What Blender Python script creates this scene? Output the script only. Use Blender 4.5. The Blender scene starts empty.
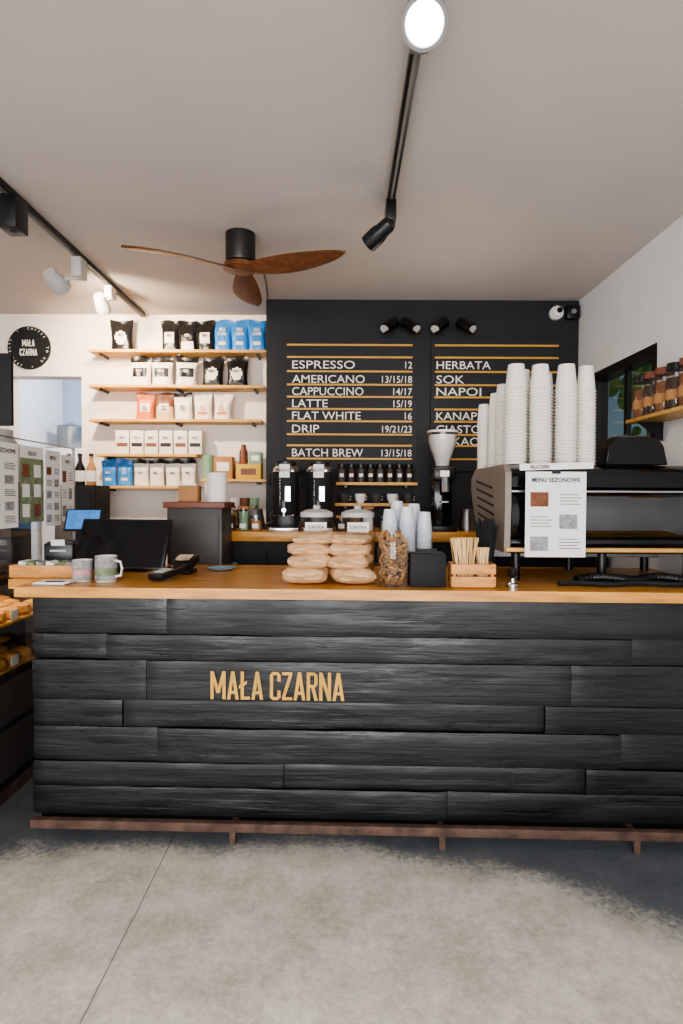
import bpy, bmesh, math, random
from mathutils import Matrix, Vector, Euler, noise
random.seed(7)
PI=math.pi
S=bpy.context.scene
def lin(c):
    o=[]
    for v in c[:3]:
        v/=255.0
        o.append(v/12.92 if v<=0.04045 else ((v+0.055)/1.055)**2.4)
    return (o[0],o[1],o[2],1)
def mul(c,f): return (min(c[0]*f,1),min(c[1]*f,1),min(c[2]*f,1),1)
def mat(name,col,rough=.5,metal=0,var=.08,scale=6,bump=0,bscale=40,stretch=(1,1,1),emit=0,spec=.5,coat=0):
    m=bpy.data.materials.new(name); m.use_nodes=True
    nt=m.node_tree; N=nt.nodes; L=nt.links
    b=N['Principled BSDF']; c=lin(col)
    b.inputs['Roughness'].default_value=rough; b.inputs['Metallic'].default_value=metal
    b.inputs['Specular IOR Level'].default_value=spec
    b.inputs['Coat Weight'].default_value=coat
    tc=N.new('ShaderNodeTexCoord'); mp=N.new('ShaderNodeMapping'); mp.inputs['Scale'].default_value=stretch
    L.new(tc.outputs['Object'],mp.inputs['Vector'])
    no=N.new('ShaderNodeTexNoise'); no.inputs['Scale'].default_value=scale; no.inputs['Detail'].default_value=5
    L.new(mp.outputs[0],no.inputs['Vector'])
    r=N.new('ShaderNodeValToRGB'); r.color_ramp.elements[0].position=.3; r.color_ramp.elements[1].position=.7
    r.color_ramp.elements[0].color=mul(c,1-var); r.color_ramp.elements[1].color=mul(c,1+var)
    L.new(no.outputs['Fac'],r.inputs['Fac']); L.new(r.outputs[0],b.inputs['Base Color'])
    if emit:
        b.inputs['Emission Color'].default_value=c; b.inputs['Emission Strength'].default_value=emit
    if bump:
        n2=N.new('ShaderNodeTexNoise'); n2.inputs['Scale'].default_value=bscale; n2.inputs['Detail'].default_value=6
        L.new(mp.outputs[0],n2.inputs['Vector'])
        bp=N.new('ShaderNodeBump'); bp.inputs['Strength'].default_value=bump; bp.inputs['Distance'].default_value=.01
        L.new(n2.outputs['Fac'],bp.inputs['Height']); L.new(bp.outputs[0],b.inputs['Normal'])
    return m
def glassmat(name,tint=(255,255,255),fac=.05,rough=.02):
    m=bpy.data.materials.new(name); m.use_nodes=True
    nt=m.node_tree; N=nt.nodes; L=nt.links; N.clear()
    o=N.new('ShaderNodeOutputMaterial'); mx=N.new('ShaderNodeMixShader'); t=N.new('ShaderNodeBsdfTransparent'); g=N.new('ShaderNodeBsdfGlossy')
    t.inputs[0].default_value=lin(tint); g.inputs['Roughness'].default_value=rough
    lw=N.new('ShaderNodeLayerWeight'); lw.inputs['Blend'].default_value=.5
    pw=N.new('ShaderNodeMath'); pw.operation='POWER'; pw.inputs[1].default_value=3.5; L.new(lw.outputs['Facing'],pw.inputs[0])
    ma=N.new('ShaderNodeMath'); ma.operation='MULTIPLY_ADD'; ma.use_clamp=True; ma.inputs[1].default_value=.55; ma.inputs[2].default_value=fac
    L.new(pw.outputs[0],ma.inputs[0]); L.new(ma.outputs[0],mx.inputs[0])
    L.new(t.outputs[0],mx.inputs[1]); L.new(g.outputs[0],mx.inputs[2]); L.new(mx.outputs[0],o.inputs[0])
    return m

class B:
    def __init__(s,name): s.name=name; s.v=[]; s.f=[]; s.m=[]; s.mats=[]
    def mi(s,m):
        if m not in s.mats: s.mats.append(m)
        return s.mats.index(m)
    def add(s,vs,fs,m,M=None):
        o=len(s.v)
        for v in vs:
            v=Vector(v)
            s.v.append(M@v if M else v)
        i=s.mi(m) if not isinstance(m,list) else None
        for k,f in enumerate(fs):
            s.f.append([a+o for a in f]); s.m.append(i if i is not None else s.mi(m[k]))
        return s
    def box(s,c,d,m,rot=None,bev=0,M=None):
        bm=bmesh.new(); bmesh.ops.create_cube(bm,size=1)
        for v in bm.verts: v.co=Vector((v.co.x*d[0],v.co.y*d[1],v.co.z*d[2]))
        if bev: bmesh.ops.bevel(bm,geom=list(bm.edges),offset=bev,segments=2,affect='EDGES',profile=.5)
        T=Matrix.Translation(c)
        if rot: T=T@Euler(rot).to_matrix().to_4x4()
        if M: T=M@T
        bm.verts.index_update()
        s.add([v.co.copy() for v in bm.verts],[[v.index for v in f.verts] for f in bm.faces],m,T); bm.free(); return s
    def bb(s,x0,x1,y0,y1,z0,z1,m,bev=0): return s.box(((x0+x1)/2,(y0+y1)/2,(z0+z1)/2),(x1-x0,y1-y0,z1-z0),m,bev=bev)
    def lathe(s,prof,c,m,n=24,M=None):
        vs=[];rings=[]
        for r,z in prof:
            if r<1e-6: vs.append((0,0,z)); rings.append([len(vs)-1])
            else:
                st=len(vs)
                for i in range(n):
                    a=2*PI*i/n; vs.append((r*math.cos(a),r*math.sin(a),z))
                rings.append(list(range(st,st+n)))
        fs=[];ml=[]
        for k in range(len(rings)-1):
            a,b=rings[k],rings[k+1]
            mm=m[k] if isinstance(m,list) else m
            if len(a)==1 and len(b)==1: continue
            for i in range(n):
                j=(i+1)%n
                if len(a)==1: fs.append([a[0],b[j],b[i]])
                elif len(b)==1: fs.append([a[i],a[j],b[0]])
                else: fs.append([a[i],a[j],b[j],b[i]])
                ml.append(mm)
        T=Matrix.Translation(c)
        if M: T=T@M
        return s.add(vs,fs,ml,T)
    def cyl(s,c,r,h,m,n=24,r2=None,M=None):
        r2=r if r2 is None else r2
        return s.lathe([(0,0),(r,0),(r2,h),(0,h)],c,m,n,M)
    def cylab(s,a,b,r,m,n=16,r2=None):
        a=Vector(a);b=Vector(b);d=b-a
        M=Vector((0,0,1)).rotation_difference(d).to_matrix().to_4x4()
        return s.cyl(a,r,d.length,m,n,r2,M)
    def sph(s,c,r,m,n=16,sz=1):
        return s.lathe([(r*math.sin(PI*i/10),-r*sz*math.cos(PI*i/10)) if 0<i<10 else (0,-r*sz*math.cos(PI*i/10)) for i in range(11)],c,m,n)
    def tube(s,pts,r,m,n=8):
        pts=[Vector(p) for p in pts]; vs=[];fs=[]
        for k,p in enumerate(pts):
            d=(pts[min(k+1,len(pts)-1)]-pts[max(k-1,0)]).normalized()
            up=Vector((0,0,1)) if abs(d.z)<.95 else Vector((0,1,0))
            u=d.cross(up).normalized(); w=u.cross(d)
            rr=r[k] if isinstance(r,list) else r
            for i in range(n):
                a=2*PI*i/n; vs.append(p+u*rr*math.cos(a)+w*rr*math.sin(a))
        for k in range(len(pts)-1):
            for i in range(n):
                j=(i+1)%n; fs.append([k*n+i,k*n+j,(k+1)*n+j,(k+1)*n+i])
        fs.append(list(range(n))); fs.append(list(range((len(pts)-1)*n,len(pts)*n)))
        return s.add(vs,fs,m)
    def prism(s,poly,a0,a1,m,axis='x',M=None):
        n=len(poly); vs=[]
        for a in (a0,a1):
            for p in poly:
                vs.append((a,p[0],p[1]) if axis=='x' else ((p[0],a,p[1]) if axis=='y' else (p[0],p[1],a)))
        fs=[[i,(i+1)%n,n+(i+1)%n,n+i] for i in range(n)]+[list(range(n)),list(range(n,2*n))]
        return s.add(vs,fs,m,M)
    def text(s,body,M,h,m,w=None,align='L',ext=.001,off=0,maxw=None):
        cu=bpy.data.curves.new('t','FONT'); cu.body=body; cu.size=1; cu.extrude=0; cu.offset=off; cu.resolution_u=3
        ob=bpy.data.objects.new('t',cu); me=bpy.data.meshes.new_from_object(ob)
        if len(me.vertices):
            xs=[v.co.x for v in me.vertices]
            x0,x1=min(xs),max(xs)
            sy=h/(.70)
            sx=sy*.92 if w is None else w/(x1-x0)
            if maxw and sx*(x1-x0)>maxw: sx=maxw/(x1-x0)
            W=sx*(x1-x0); ox={'L':0,'R':-W,'C':-W/2}[align]
            s.add([((v.co.x-x0)*sx+ox,v.co.y*sy,ext) for v in me.vertices],[list(p.vertices) for p in me.polygons],m,M)
        bpy.data.meshes.remove(me); bpy.data.objects.remove(ob); bpy.data.curves.remove(cu)
        return s
    def rect(s,M,x0,y0,x1,y1,m,z=.0008):
        return s.add([(x0,y0,z),(x1,y0,z),(x1,y1,z),(x0,y1,z)],[[0,1,2,3]],m,M)
    def logo(s,word,M,h,m,align='L',z=.001,gap=.048,space=.19):
        t=.115
        def par(xa,za,xb,zb): return [(xa,za),(xa+t,za),(xb+t,zb),(xb,zb)]
        def rc(x0,z0,x1,z1): return [(x0,z0),(x1,z0),(x1,z1),(x0,z1)]
        G={'A':(.42,[par(0,0,.152,1),par(.305,0,.152,1),rc(.07,.2,.35,.31)]),
           'M':(.54,[rc(0,0,t,1),rc(.425,0,.54,1),par(0,1,.2125,.22),par(.425,1,.2125,.22)]),
           'L':(.33,[rc(0,0,t,1),rc(t,0,.33,.11)]),
           'Ł':(.35,[rc(.02,0,.02+t,1),rc(.02+t,0,.35,.11),[(-.05,.38),(.24,.56),(.24,.68),(-.05,.50)]]),
           'C':(.38,[rc(0,.1,t,.9),[(0,.9),(.1,1),(.28,1),(.38,.9),(.265,.87),(.24,.89),(.14,.89),(t,.87)],rc(.265,.66,.38,.9),rc(.265,.1,.38,.34),[(0,.1),(t,.13),(.14,.11),(.24,.11),(.265,.13),(.38,.1),(.28,0),(.1,0)]]),
           'Z':(.36,[rc(0,.89,.36,1),rc(0,0,.36,.11),par(0,.11,.245,.89)]),
           'R':(.39,[rc(0,0,t,1),rc(t,.89,.28,1),rc(t,.45,.28,.56),[(.28,.89),(.28,1),(.38,.9),(.265,.87)],rc(.265,.57,.38,.9),[(.28,.45),(.38,.57),(.265,.6),(.265,.54)],par(.275,0,.16,.46)]),
           'N':(.42,[rc(0,0,t,1),rc(.305,0,.42,1),par(.305,0,0,1)])}
        adv=0; items=[]
        for ch in word:
            if ch==' ': adv+=space; continue
            w,ps=G[ch]; items.append((adv,ps)); adv+=w+gap
        W=(adv-gap)*h; ox={'L':0,'C':-W/2}[align]
        k=0
        for a,ps in items:
            for p in ps:
                zz=z+.00004*(k%7); k+=1
                s.add([((a+x)*h+ox,y*h,zz) for x,y in p],[list(range(len(p)))],m,M)
        return s
    def fin(s,loc=(0,0,0),rz=0,ang=35,parent=None,bevel=0,rot=None):
        me=bpy.data.meshes.new(s.name)
        me.from_pydata([tuple(v) for v in s.v],[],s.f)
        for m in s.mats: me.materials.append(m)
        me.polygons.foreach_set('material_index',s.m)
        bm=bmesh.new(); bm.from_mesh(me); bmesh.ops.recalc_face_normals(bm,faces=bm.faces); bm.to_mesh(me); bm.free()
        me.polygons.foreach_set('use_smooth',[True]*len(me.polygons))
        me.set_sharp_from_angle(angle=math.radians(ang)); me.update()
        ob=bpy.data.objects.new(s.name,me); S.collection.objects.link(ob)
        ob.location=loc; ob.rotation_euler=rot if rot else (0,0,rz)
        if parent: ob.parent=parent
        if bevel:
            md=ob.modifiers.new('b','BEVEL'); md.width=bevel; md.segments=2; md.limit_method='ANGLE'
        return ob
RX=Matrix.Rotation(PI/2,4,'X')
def face_front(x,y,z): return Matrix.Translation((x,y,z))@RX
def face_right(x,y,z): return Matrix.Translation((x,y,z))@Matrix.Rotation(PI/2,4,'Z')@RX

# ------------------------------------------------ materials
M_ceil=mat('ceiling_paint',(196,189,184),.85,var=.03,scale=2,bump=.05,bscale=60)
M_cream=mat('cream_wall_paint',(242,230,219),.8,var=.02,scale=3,bump=.05)
M_white=mat('white_wall_paint',(228,227,228),.8,var=.03,scale=3,bump=.05)
M_blackwall=mat('black_wall_paint',(29,30,34),.65,var=.1,scale=3,bump=.05)
M_oak=mat('oak_top',(206,146,72),.28,var=.3,scale=5,stretch=(1,9,9),bump=.1,bscale=20)
M_oak2=mat('oak_shelf',(212,164,92),.45,var=.25,scale=5,stretch=(1,8,8))
M_gold=mat('gold_paint',(206,158,72),.5,var=.15,scale=25)
M_goldbar=mat('brass_strip',(206,154,66),.5,metal=0,var=.08)
M_txt=mat('menu_letter_white',(238,236,230),.6,var=.02)
M_blk=mat('black_plastic',(16,17,19),.35,var=.1)
M_blkm=mat('black_matte',(20,20,22),.7,var=.15)
M_blkg=mat('black_gloss',(10,11,13),.12,var=.1)
M_chrome=mat('chrome',(200,200,205),.15,metal=1,var=.03)
M_steel=mat('brushed_steel',(150,150,152),.35,metal=1,var=.1)
M_mirror=mat('dark_mirror_steel',(104,106,108),.07,metal=1,var=.1)
M_grey=mat('grey_plastic',(120,118,116),.5)
M_dgrey=mat('dark_grey_panel',(66,62,60),.5,var=.12)
M_panel=mat('machine_side_panel',(132,122,112),.42,var=.12)
M_lgrey=mat('light_grey_metal',(190,188,184),.45)
M_paper=mat('paper_white',(240,238,234),.7,var=.02)
M_cup=mat('paper_cup',(236,231,222),.6,var=.02)
M_ink=mat('ink',(40,38,40),.7)
M_green=mat('green_print',(122,136,104),.7,var=.35,scale=30)
M_greybox=mat('grey_print',(150,150,150),.7,var=.4,scale=40)
M_kraft=mat('kraft_paper',(220,180,138),.75,var=.12,scale=12,bump=.4,bscale=25)
M_card=mat('cardboard',(178,130,84),.8,var=.1)
M_blue=mat('blue_foil',(58,130,200),.35,var=.15)
M_orange=mat('orange_foil',(206,108,62),.45,var=.1)
M_brown=mat('brown_foil',(120,70,50),.5)
M_bagw=mat('white_bag',(230,220,208),.5,var=.05)
M_bagk=mat('kraft_bag',(206,172,130),.6,var=.08)
M_bagb=mat('black_bag',(24,23,24),.32,var=.2,bump=.25,bscale=25)
M_fanw=mat('fan_walnut',(110,68,42),.4,var=.4,scale=5,stretch=(6,6,1))
M_fanh=mat('fan_hub',(34,30,28),.4)
M_rust=mat('rusty_iron',(92,70,60),.7,metal=.2,var=.5,scale=14,bump=.4)
M_glass=glassmat('clear_glass')
M_glassd=glassmat('window_glass',(225,232,226),.05)
M_emit=mat('lamp_glow',(255,250,244),emit=14)
M_emitw=mat('lamp_glow_warm',(255,222,180),emit=8)
M_led=mat('case_led',(255,214,160),emit=6)
M_screen=mat('screen_blue',(70,120,180),.2,emit=.6,var=.3,scale=20)
M_coffee=mat('coffee_beans',(58,36,24),.5,var=.5,scale=60,bump=.5,bscale=90)
M_spice=mat('spice_brown',(120,70,40),.6,var=.4,scale=50)
M_stick=mat('birch_stick',(222,186,136),.6,var=.15,scale=20)
M_cork=mat('cork',(140,108,74),.8,var=.4,scale=50,bump=.4)
M_crate=mat('pine_crate',(212,150,86),.55,var=.25,scale=8,stretch=(1,8,8))
M_backroom=mat('backroom_wall',(170,184,202),.8,var=.03)
M_pastry=mat('pastry',(196,140,76),.7,var=.4,scale=40,bump=.3)
M_yel=mat('yellow_box',(214,170,60),.6)
M_mint=mat('mint_tin',(130,160,130),.5)
M_pink=mat('pink_label',(206,150,158),.6,var=.3,scale=30)
M_grout=mat('joint_black',(6,6,7),.9)  # near-black for the counter core and cabinet joints
M_leaf=mat('foliage',(150,176,110),.7,var=.4,scale=8)

def boardmat():
    m=bpy.data.materials.new('black_stained_boards'); m.use_nodes=True
    nt=m.node_tree;N=nt.nodes;L=nt.links;b=N['Principled BSDF']
    tc=N.new('ShaderNodeTexCoord');mp=N.new('ShaderNodeMapping');mp.inputs['Scale'].default_value=(.55,6,14)
    L.new(tc.outputs['Object'],mp.inputs[0])
    n=N.new('ShaderNodeTexNoise');n.inputs['Scale'].default_value=2.6;n.inputs['Detail'].default_value=9;n.inputs['Roughness'].default_value=.66
    n.inputs['Distortion'].default_value=.5
    L.new(mp.outputs[0],n.inputs['Vector'])
    mp2=N.new('ShaderNodeMapping');mp2.inputs['Scale'].default_value=(1.4,3,5);L.new(tc.outputs['Object'],mp2.inputs[0])
    nb=N.new('ShaderNodeTexNoise');nb.inputs['Scale'].default_value=1.8;nb.inputs['Detail'].default_value=3;L.new(mp2.outputs[0],nb.inputs['Vector'])
    mp3=N.new('ShaderNodeMapping');mp3.inputs['Scale'].default_value=(1.2,10,70);L.new(tc.outputs['Object'],mp3.inputs[0])
    n3=N.new('ShaderNodeTexNoise');n3.inputs['Scale'].default_value=2.5;n3.inputs['Detail'].default_value=4;L.new(mp3.outputs[0],n3.inputs['Vector'])
    r=N.new('ShaderNodeValToRGB');e=r.color_ramp.elements
    e[0].position=.4;e[0].color=lin((14,15,17));e[1].position=.8;e[1].color=lin((38,40,43))
    L.new(n.outputs['Fac'],r.inputs[0]);L.new(r.outputs[0],b.inputs['Base Color'])
    r2=N.new('ShaderNodeMapRange');r2.inputs['From Min'].default_value=.38;r2.inputs['From Max'].default_value=.62;r2.inputs['To Min'].default_value=.25;r2.inputs['To Max'].default_value=.5
    L.new(nb.outputs['Fac'],r2.inputs[0]);L.new(r2.outputs[0],b.inputs['Roughness'])
    b1=N.new('ShaderNodeBump');b1.inputs['Strength'].default_value=.35;b1.inputs['Distance'].default_value=.03;L.new(nb.outputs['Fac'],b1.inputs['Height'])
    b2=N.new('ShaderNodeBump');b2.inputs['Strength'].default_value=.4;b2.inputs['Distance'].default_value=.008;L.new(n.outputs['Fac'],b2.inputs['Height']);L.new(b1.outputs[0],b2.inputs['Normal'])
    b3=N.new('ShaderNodeBump');b3.inputs['Strength'].default_value=.3;b3.inputs['Distance'].default_value=.003;L.new(n3.outputs['Fac'],b3.inputs['Height']);L.new(b2.outputs[0],b3.inputs['Normal'])
    L.new(b3.outputs[0],b.inputs['Normal'])
    return m
M_board=boardmat()
def floormat():
    m=bpy.data.materials.new('patchy_concrete'); m.use_nodes=True
    nt=m.node_tree;N=nt.nodes;L=nt.links;b=N['Principled BSDF']
    tc=N.new('ShaderNodeTexCoord')
    def math_(op,a,bb,clamp=False):
        n=N.new('ShaderNodeMath');n.operation=op;n.use_clamp=clamp
        for i,x in enumerate((a,bb)):
            if x is None: continue
            if isinstance(x,(int,float)): n.inputs[i].default_value=x
            else: L.new(x,n.inputs[i])
        return n.outputs[0]
    def noise_(sc,det,ro):
        n=N.new('ShaderNodeTexNoise');n.inputs['Scale'].default_value=sc;n.inputs['Detail'].default_value=det;n.inputs['Roughness'].default_value=ro
        L.new(tc.outputs['Object'],n.inputs['Vector']);return n.outputs['Fac']
    sx=N.new('ShaderNodeSeparateXYZ');L.new(tc.outputs['Object'],sx.inputs[0])
    X=sx.outputs[0];Y=sx.outputs[1]
    dx=math_('DIVIDE',math_('ADD',X,.55),2.25);dy=math_('DIVIDE',math_('SUBTRACT',Y,.8),1.80)  # rounded area of paler concrete, grey outside it, ragged edge
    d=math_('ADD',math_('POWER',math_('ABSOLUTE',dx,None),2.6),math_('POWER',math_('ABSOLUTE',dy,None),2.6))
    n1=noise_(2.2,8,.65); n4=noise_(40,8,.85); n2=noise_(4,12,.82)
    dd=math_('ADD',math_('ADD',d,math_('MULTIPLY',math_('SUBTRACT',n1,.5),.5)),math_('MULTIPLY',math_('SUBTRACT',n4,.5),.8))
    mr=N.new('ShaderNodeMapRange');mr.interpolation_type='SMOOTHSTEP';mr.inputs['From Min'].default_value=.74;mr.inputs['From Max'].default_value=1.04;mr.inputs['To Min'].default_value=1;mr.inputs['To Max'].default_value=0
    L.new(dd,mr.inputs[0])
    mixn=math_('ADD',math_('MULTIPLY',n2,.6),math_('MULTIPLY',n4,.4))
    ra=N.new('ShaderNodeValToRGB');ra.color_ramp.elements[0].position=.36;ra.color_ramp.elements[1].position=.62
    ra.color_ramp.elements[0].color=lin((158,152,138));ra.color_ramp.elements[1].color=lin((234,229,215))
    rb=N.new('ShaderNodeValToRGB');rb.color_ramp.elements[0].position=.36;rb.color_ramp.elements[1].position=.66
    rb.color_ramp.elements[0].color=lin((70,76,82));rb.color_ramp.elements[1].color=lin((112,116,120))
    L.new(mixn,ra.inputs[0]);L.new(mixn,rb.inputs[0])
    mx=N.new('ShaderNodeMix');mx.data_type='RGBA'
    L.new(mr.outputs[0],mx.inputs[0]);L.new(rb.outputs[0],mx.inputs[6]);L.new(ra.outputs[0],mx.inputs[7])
    wob=math_('MULTIPLY',math_('SUBTRACT',n1,.5),.02)
    j=math_('LESS_THAN',math_('ABSOLUTE',math_('ADD',math_('ADD',X,.735),wob),None),.0028)
    mx2=N.new('ShaderNodeMix');mx2.data_type='RGBA';L.new(math_('MULTIPLY',j,.6),mx2.inputs[0]);L.new(mx.outputs[2],mx2.inputs[6]);mx2.inputs[7].default_value=lin((50,48,45))
    L.new(mx2.outputs[2],b.inputs['Base Color'])
    rr=N.new('ShaderNodeMapRange');rr.inputs['To Min'].default_value=.25;rr.inputs['To Max'].default_value=.6;L.new(n2,rr.inputs[0]);L.new(rr.outputs[0],b.inputs['Roughness'])
    bp=N.new('ShaderNodeBump');bp.inputs['Strength'].default_value=.2;bp.inputs['Distance'].default_value=.01;L.new(mixn,bp.inputs['Height']);L.new(bp.outputs[0],b.inputs['Normal'])
    return m
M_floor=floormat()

# ------------------------------------------------ room shell
XL,XR,YF,YB,H=-3.2,1.80,-2.6,5.0,3.0
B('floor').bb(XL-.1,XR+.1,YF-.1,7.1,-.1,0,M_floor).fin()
B('ceiling').bb(XL-.1,XR+.1,YF-.1,7.1,H,H+.1,M_ceil).fin()
B('wall_left').bb(XL-.1,XL,YF-.1,7.0,0,H,M_white).fin()
w=B('wall_right')
w.bb(XR,XR+.12,YF-.1,3.45,0,H,M_white); w.bb(XR,XR+.12,4.34,YB+.15,0,H,M_white)
w.bb(XR,XR+.12,3.45,4.34,0,1.55,M_white); w.bb(XR,XR+.12,3.45,4.34,2.39,H,M_white); w.fin()
wi=B('window_1')
X0=XR-.005
for (a,b_,c,d) in ((3.45,3.50,1.55,2.39),(4.29,4.34,1.55,2.39),(3.50,4.29,1.55,1.60),(3.50,4.29,2.33,2.39)):
    wi.bb(X0,X0+.10,a,b_,c,d,M_blk)
wi.bb(X0+.04,X0+.07,3.88,3.92,1.60,2.33,M_blk)
wi.bb(X0+.052,X0+.056,3.49,4.3,1.59,2.34,M_glassd); wi.fin()
w=B('wall_back')
w.bb(XL,-2.76,YB,YB+.15,0,H,M_cream); w.bb(-2.16,XR,YB,YB+.15,0,H,M_cream); w.bb(-2.76,-2.16,YB,YB+.15,2.49,H,M_cream); w.fin()
B('wall_backroom').bb(XL,0.0,6.9,7.0,0,H,M_backroom).bb(-1.2,-1.1,YB+.15,6.9,0,H,M_backroom).fin()
B('wall_menu').bb(-.579,XR,4.6,YB,0,H,M_blackwall).fin()
w=B('wall_front')
w.bb(XL,-2.8,YF-.1,YF,0,H,M_white); w.bb(1.5,XR,YF-.1,YF,0,H,M_white); w.bb(-2.8,1.5,YF-.1,YF,0,.4,M_white); w.bb(-2.8,1.5,YF-.1,YF,2.7,H,M_white); w.fin()
w=B('window_2')
for x in (-2.8,-1.4,0,1.44): w.bb(x,x+.06,YF-.09,YF-.02,.4,2.7,M_blk)
w.bb(-2.8,1.5,YF-.09,YF-.02,.4,.46,M_blk).bb(-2.8,1.5,YF-.09,YF-.02,2.64,2.7,M_blk); w.fin()
s=B('garden_tree'); s.tube([(3.8,7.3,-.1),(3.85,7.35,1.0),(3.8,7.3,2.0)],[.09,.07,.05],M_brown)
for i in range(80):
    a=random.uniform(0,2*PI); rr=random.uniform(.1,1.2); z=random.uniform(1.5,4.0)
    s.sph((3.8+rr*math.cos(a),7.3+rr*math.sin(a),z),random.uniform(.06,.17),M_leaf,8)
s.fin()

# ------------------------------------------------ main counter (yaw)
CYAW=-math.atan(.03); CL=(-1.374,2.655,0)
c=B('service_counter')
rows=[(1.055,.166,[-.77]),(.889,.114,[-1.04,1.26]),(.775,.18,[-.86,1.0]),(.595,.122,[-.97,.89]),(.473,.153,[-.815,1.22]),(.32,.11,[-.25,1.07]),(.21,.13,[.47])]
LEN=3.12
c.bb(0.02,LEN,.03,.75,0,1.055,M_grout)
for zt,h,js in rows:
    xs=[0]+[j+1.374 for j in js]+[LEN]
    for a,b_ in zip(xs[:-1],xs[1:]):
        off=random.uniform(-.009,.009); sd=random.uniform(0,50)
        nx=max(6,int((b_-a)/.03)); nz=7; vs=[];fs=[]
        for j in range(nz+1):
            for i in range(nx+1):
                x=a+.0015+(b_-a-.003)*i/nx; v=j/nz
                e0=.003*noise.noise(Vector((x*5,sd,0)))+.0015*noise.noise(Vector((x*30,sd,3)))
                e1=.003*noise.noise(Vector((x*5,sd,7)))+.0015*noise.noise(Vector((x*30,sd,9)))
                z=(zt-h+.002+e0)*(1-v)+(zt-.002+e1)*v
                y=off+.004*noise.noise(Vector((x*2.2,z*7,sd)))+.0012*noise.noise(Vector((x*8,z*45,sd)))
                if j in (0,nz): y+=.004
                if i in (0,nx): y+=.004
                vs.append((x,y,z))
        for j in range(nz):
            for i in range(nx):
                q=j*(nx+1)+i; fs.append([q,q+1,q+nx+2,q+nx+1])
        base=len(vs); ring=[i for i in range(nx+1)]+[j*(nx+1)+nx for j in range(1,nz+1)]+[nz*(nx+1)+i for i in range(nx-1,-1,-1)]+[j*(nx+1) for j in range(nz-1,0,-1)]
        for q in ring: vs.append((vs[q][0],.04,vs[q][2]))
        n_=len(ring)
        for k in range(n_): fs.append([ring[k],ring[(k+1)%n_],base+(k+1)%n_,base+k])
        c.add(vs,fs,M_board)
c.bb(-.0,.02,.02,.74,.08,1.055,M_board)
c.prism([(-.06,-.035),(LEN,-.035),(LEN,.88),(-.225,.88),(-.225,.2),(-.06,.2)],1.055,1.10,M_oak,axis='z')
c.logo('MAŁA CZARNA',face_front(.803,-.0155,.610),.124,M_gold)
counter=c.fin(loc=CL,rz=CYAW,ang=50)
r=B('foot_rail')
r.bb(.03,LEN-.01,-.085,-.05,.055,.094,M_rust,bev=.004)
for x in (.9,1.8,2.62):
    r.bb(x,x+.025,-.08,-.055,.0,.06,M_rust); r.bb(x,x+.025,-.06,.03,.065,.08,M_rust)
r.fin(parent=counter)

# ------------------------------------------------ menu board
mb=B('menu_board')
mb.bb(-.45,.575,4.575,4.6,1.70,2.70,M_blackwall); mb.bb(.675,1.70,4.575,4.6,1.70,2.70,M_blackwall)
ym=4.573
zs=[2.65,2.558,2.451,2.351,2.259,2.167,2.075,1.975,1.891,1.791]
for i,z in enumerate(zs):
    mb.bb(-.418,.533,ym-.008,ym+.004,z-.007,z+.007,M_goldbar); mb.bb(.702,1.637,ym-.008,ym+.004,z-.007,z+.007,M_goldbar)
L1=[('ESPRESSO','12',2.505,.475),('AMERICANO','13/15/18',2.397,.55),('CAPPUCCINO','14/17',2.305,.54),('LATTE','15/19',2.213,.27),('FLAT WHITE','16',2.121,.52),('DRIP','19/21/23',2.021,.205),('BATCH BREW','13/15/18',1.84,.54)]
for t,p,z,wd_ in L1:
    mb.text(t,face_front(-.378,ym-.004,z-.033),.06,M_txt,w=wd_,off=.002)
    mb.text(p,face_front(.53,ym-.004,z-.03),.052,M_txt,align='R',off=.002)
L2=[('HERBATA',2.505,.41),('SOK',2.397,.21),('NAPOJ',2.305,.34),('KANAPKI',2.121,.39),('CIASTO',2.021,.34),('KAKAO',1.929,.33)]
for t,z,wd_ in L2:
    mb.text(t,face_front(.715,ym-.004,z-.033),.06,M_txt,w=wd_,off=.002)
mb.fin()
def wallspot(x,z,dx):
    s=B('wall_spotlight')
    s.bb(x-.025,x+.025,4.575,4.6,z+.03,z+.08,M_blk)
    s.cylab((x,4.58,z+.055),(x,4.47,z+.03),.008,M_blk)
    s.cylab((x+dx*.03,4.49,z+.05),(x-dx*.05,4.42,z-.02),.042,M_blkg,n=20)
    s.cylab((x-dx*.05,4.42,z-.02),(x-dx*.052,4.418,z-.023),.034,M_lgrey,n=20)
    s.fin()
for x,dx in ((.36,1),(.49,-1),(.73,1),(.90,-1)): wallspot(x,2.75,dx)
cc=B('security_camera'); cc.cylab((1.62,4.6,2.90),(1.62,4.56,2.90),.05,M_paper); cc.sph((1.62,4.55,2.90),.042,M_paper); cc.cylab((1.62,4.52,2.90),(1.62,4.5,2.90),.02,M_blkg); cc.fin()
B('alarm_box').bb(1.69,1.785,4.54,4.6,2.85,2.95,M_blk,bev=.006).cylab((1.735,4.54,2.90),(1.735,4.53,2.90),.02,M_grey).fin()

s=B('round_logo_sign')
c0=(-2.585,4.998,2.72)
MR=Matrix.Rotation(PI/2,4,'X')
s.lathe([(0,0),(.176,0),(.176,.02),(0,.02)],c0,M_blkm,48,MR)
s.logo('MAŁA',face_front(c0[0],4.976,2.73),.055,M_txt,align='C')
s.logo('CZARNA',face_front(c0[0],4.976,2.655),.055,M_txt,align='C')
ring='COFFEE  TO GO  *  SPECIALTY  *  '
for i,ch in enumerate(ring):
    if ch==' ': continue
    a=PI/2-2*PI*i/len(ring)
    Mx=Matrix.Translation((c0[0]+.148*math.cos(a),4.976,c0[2]+.148*math.sin(a)))@RX@Matrix.Rotation(a-PI/2,4,'Z')
    s.text(ch,Mx,.018,M_txt,align='C',off=.01)
s.fin()

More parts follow.
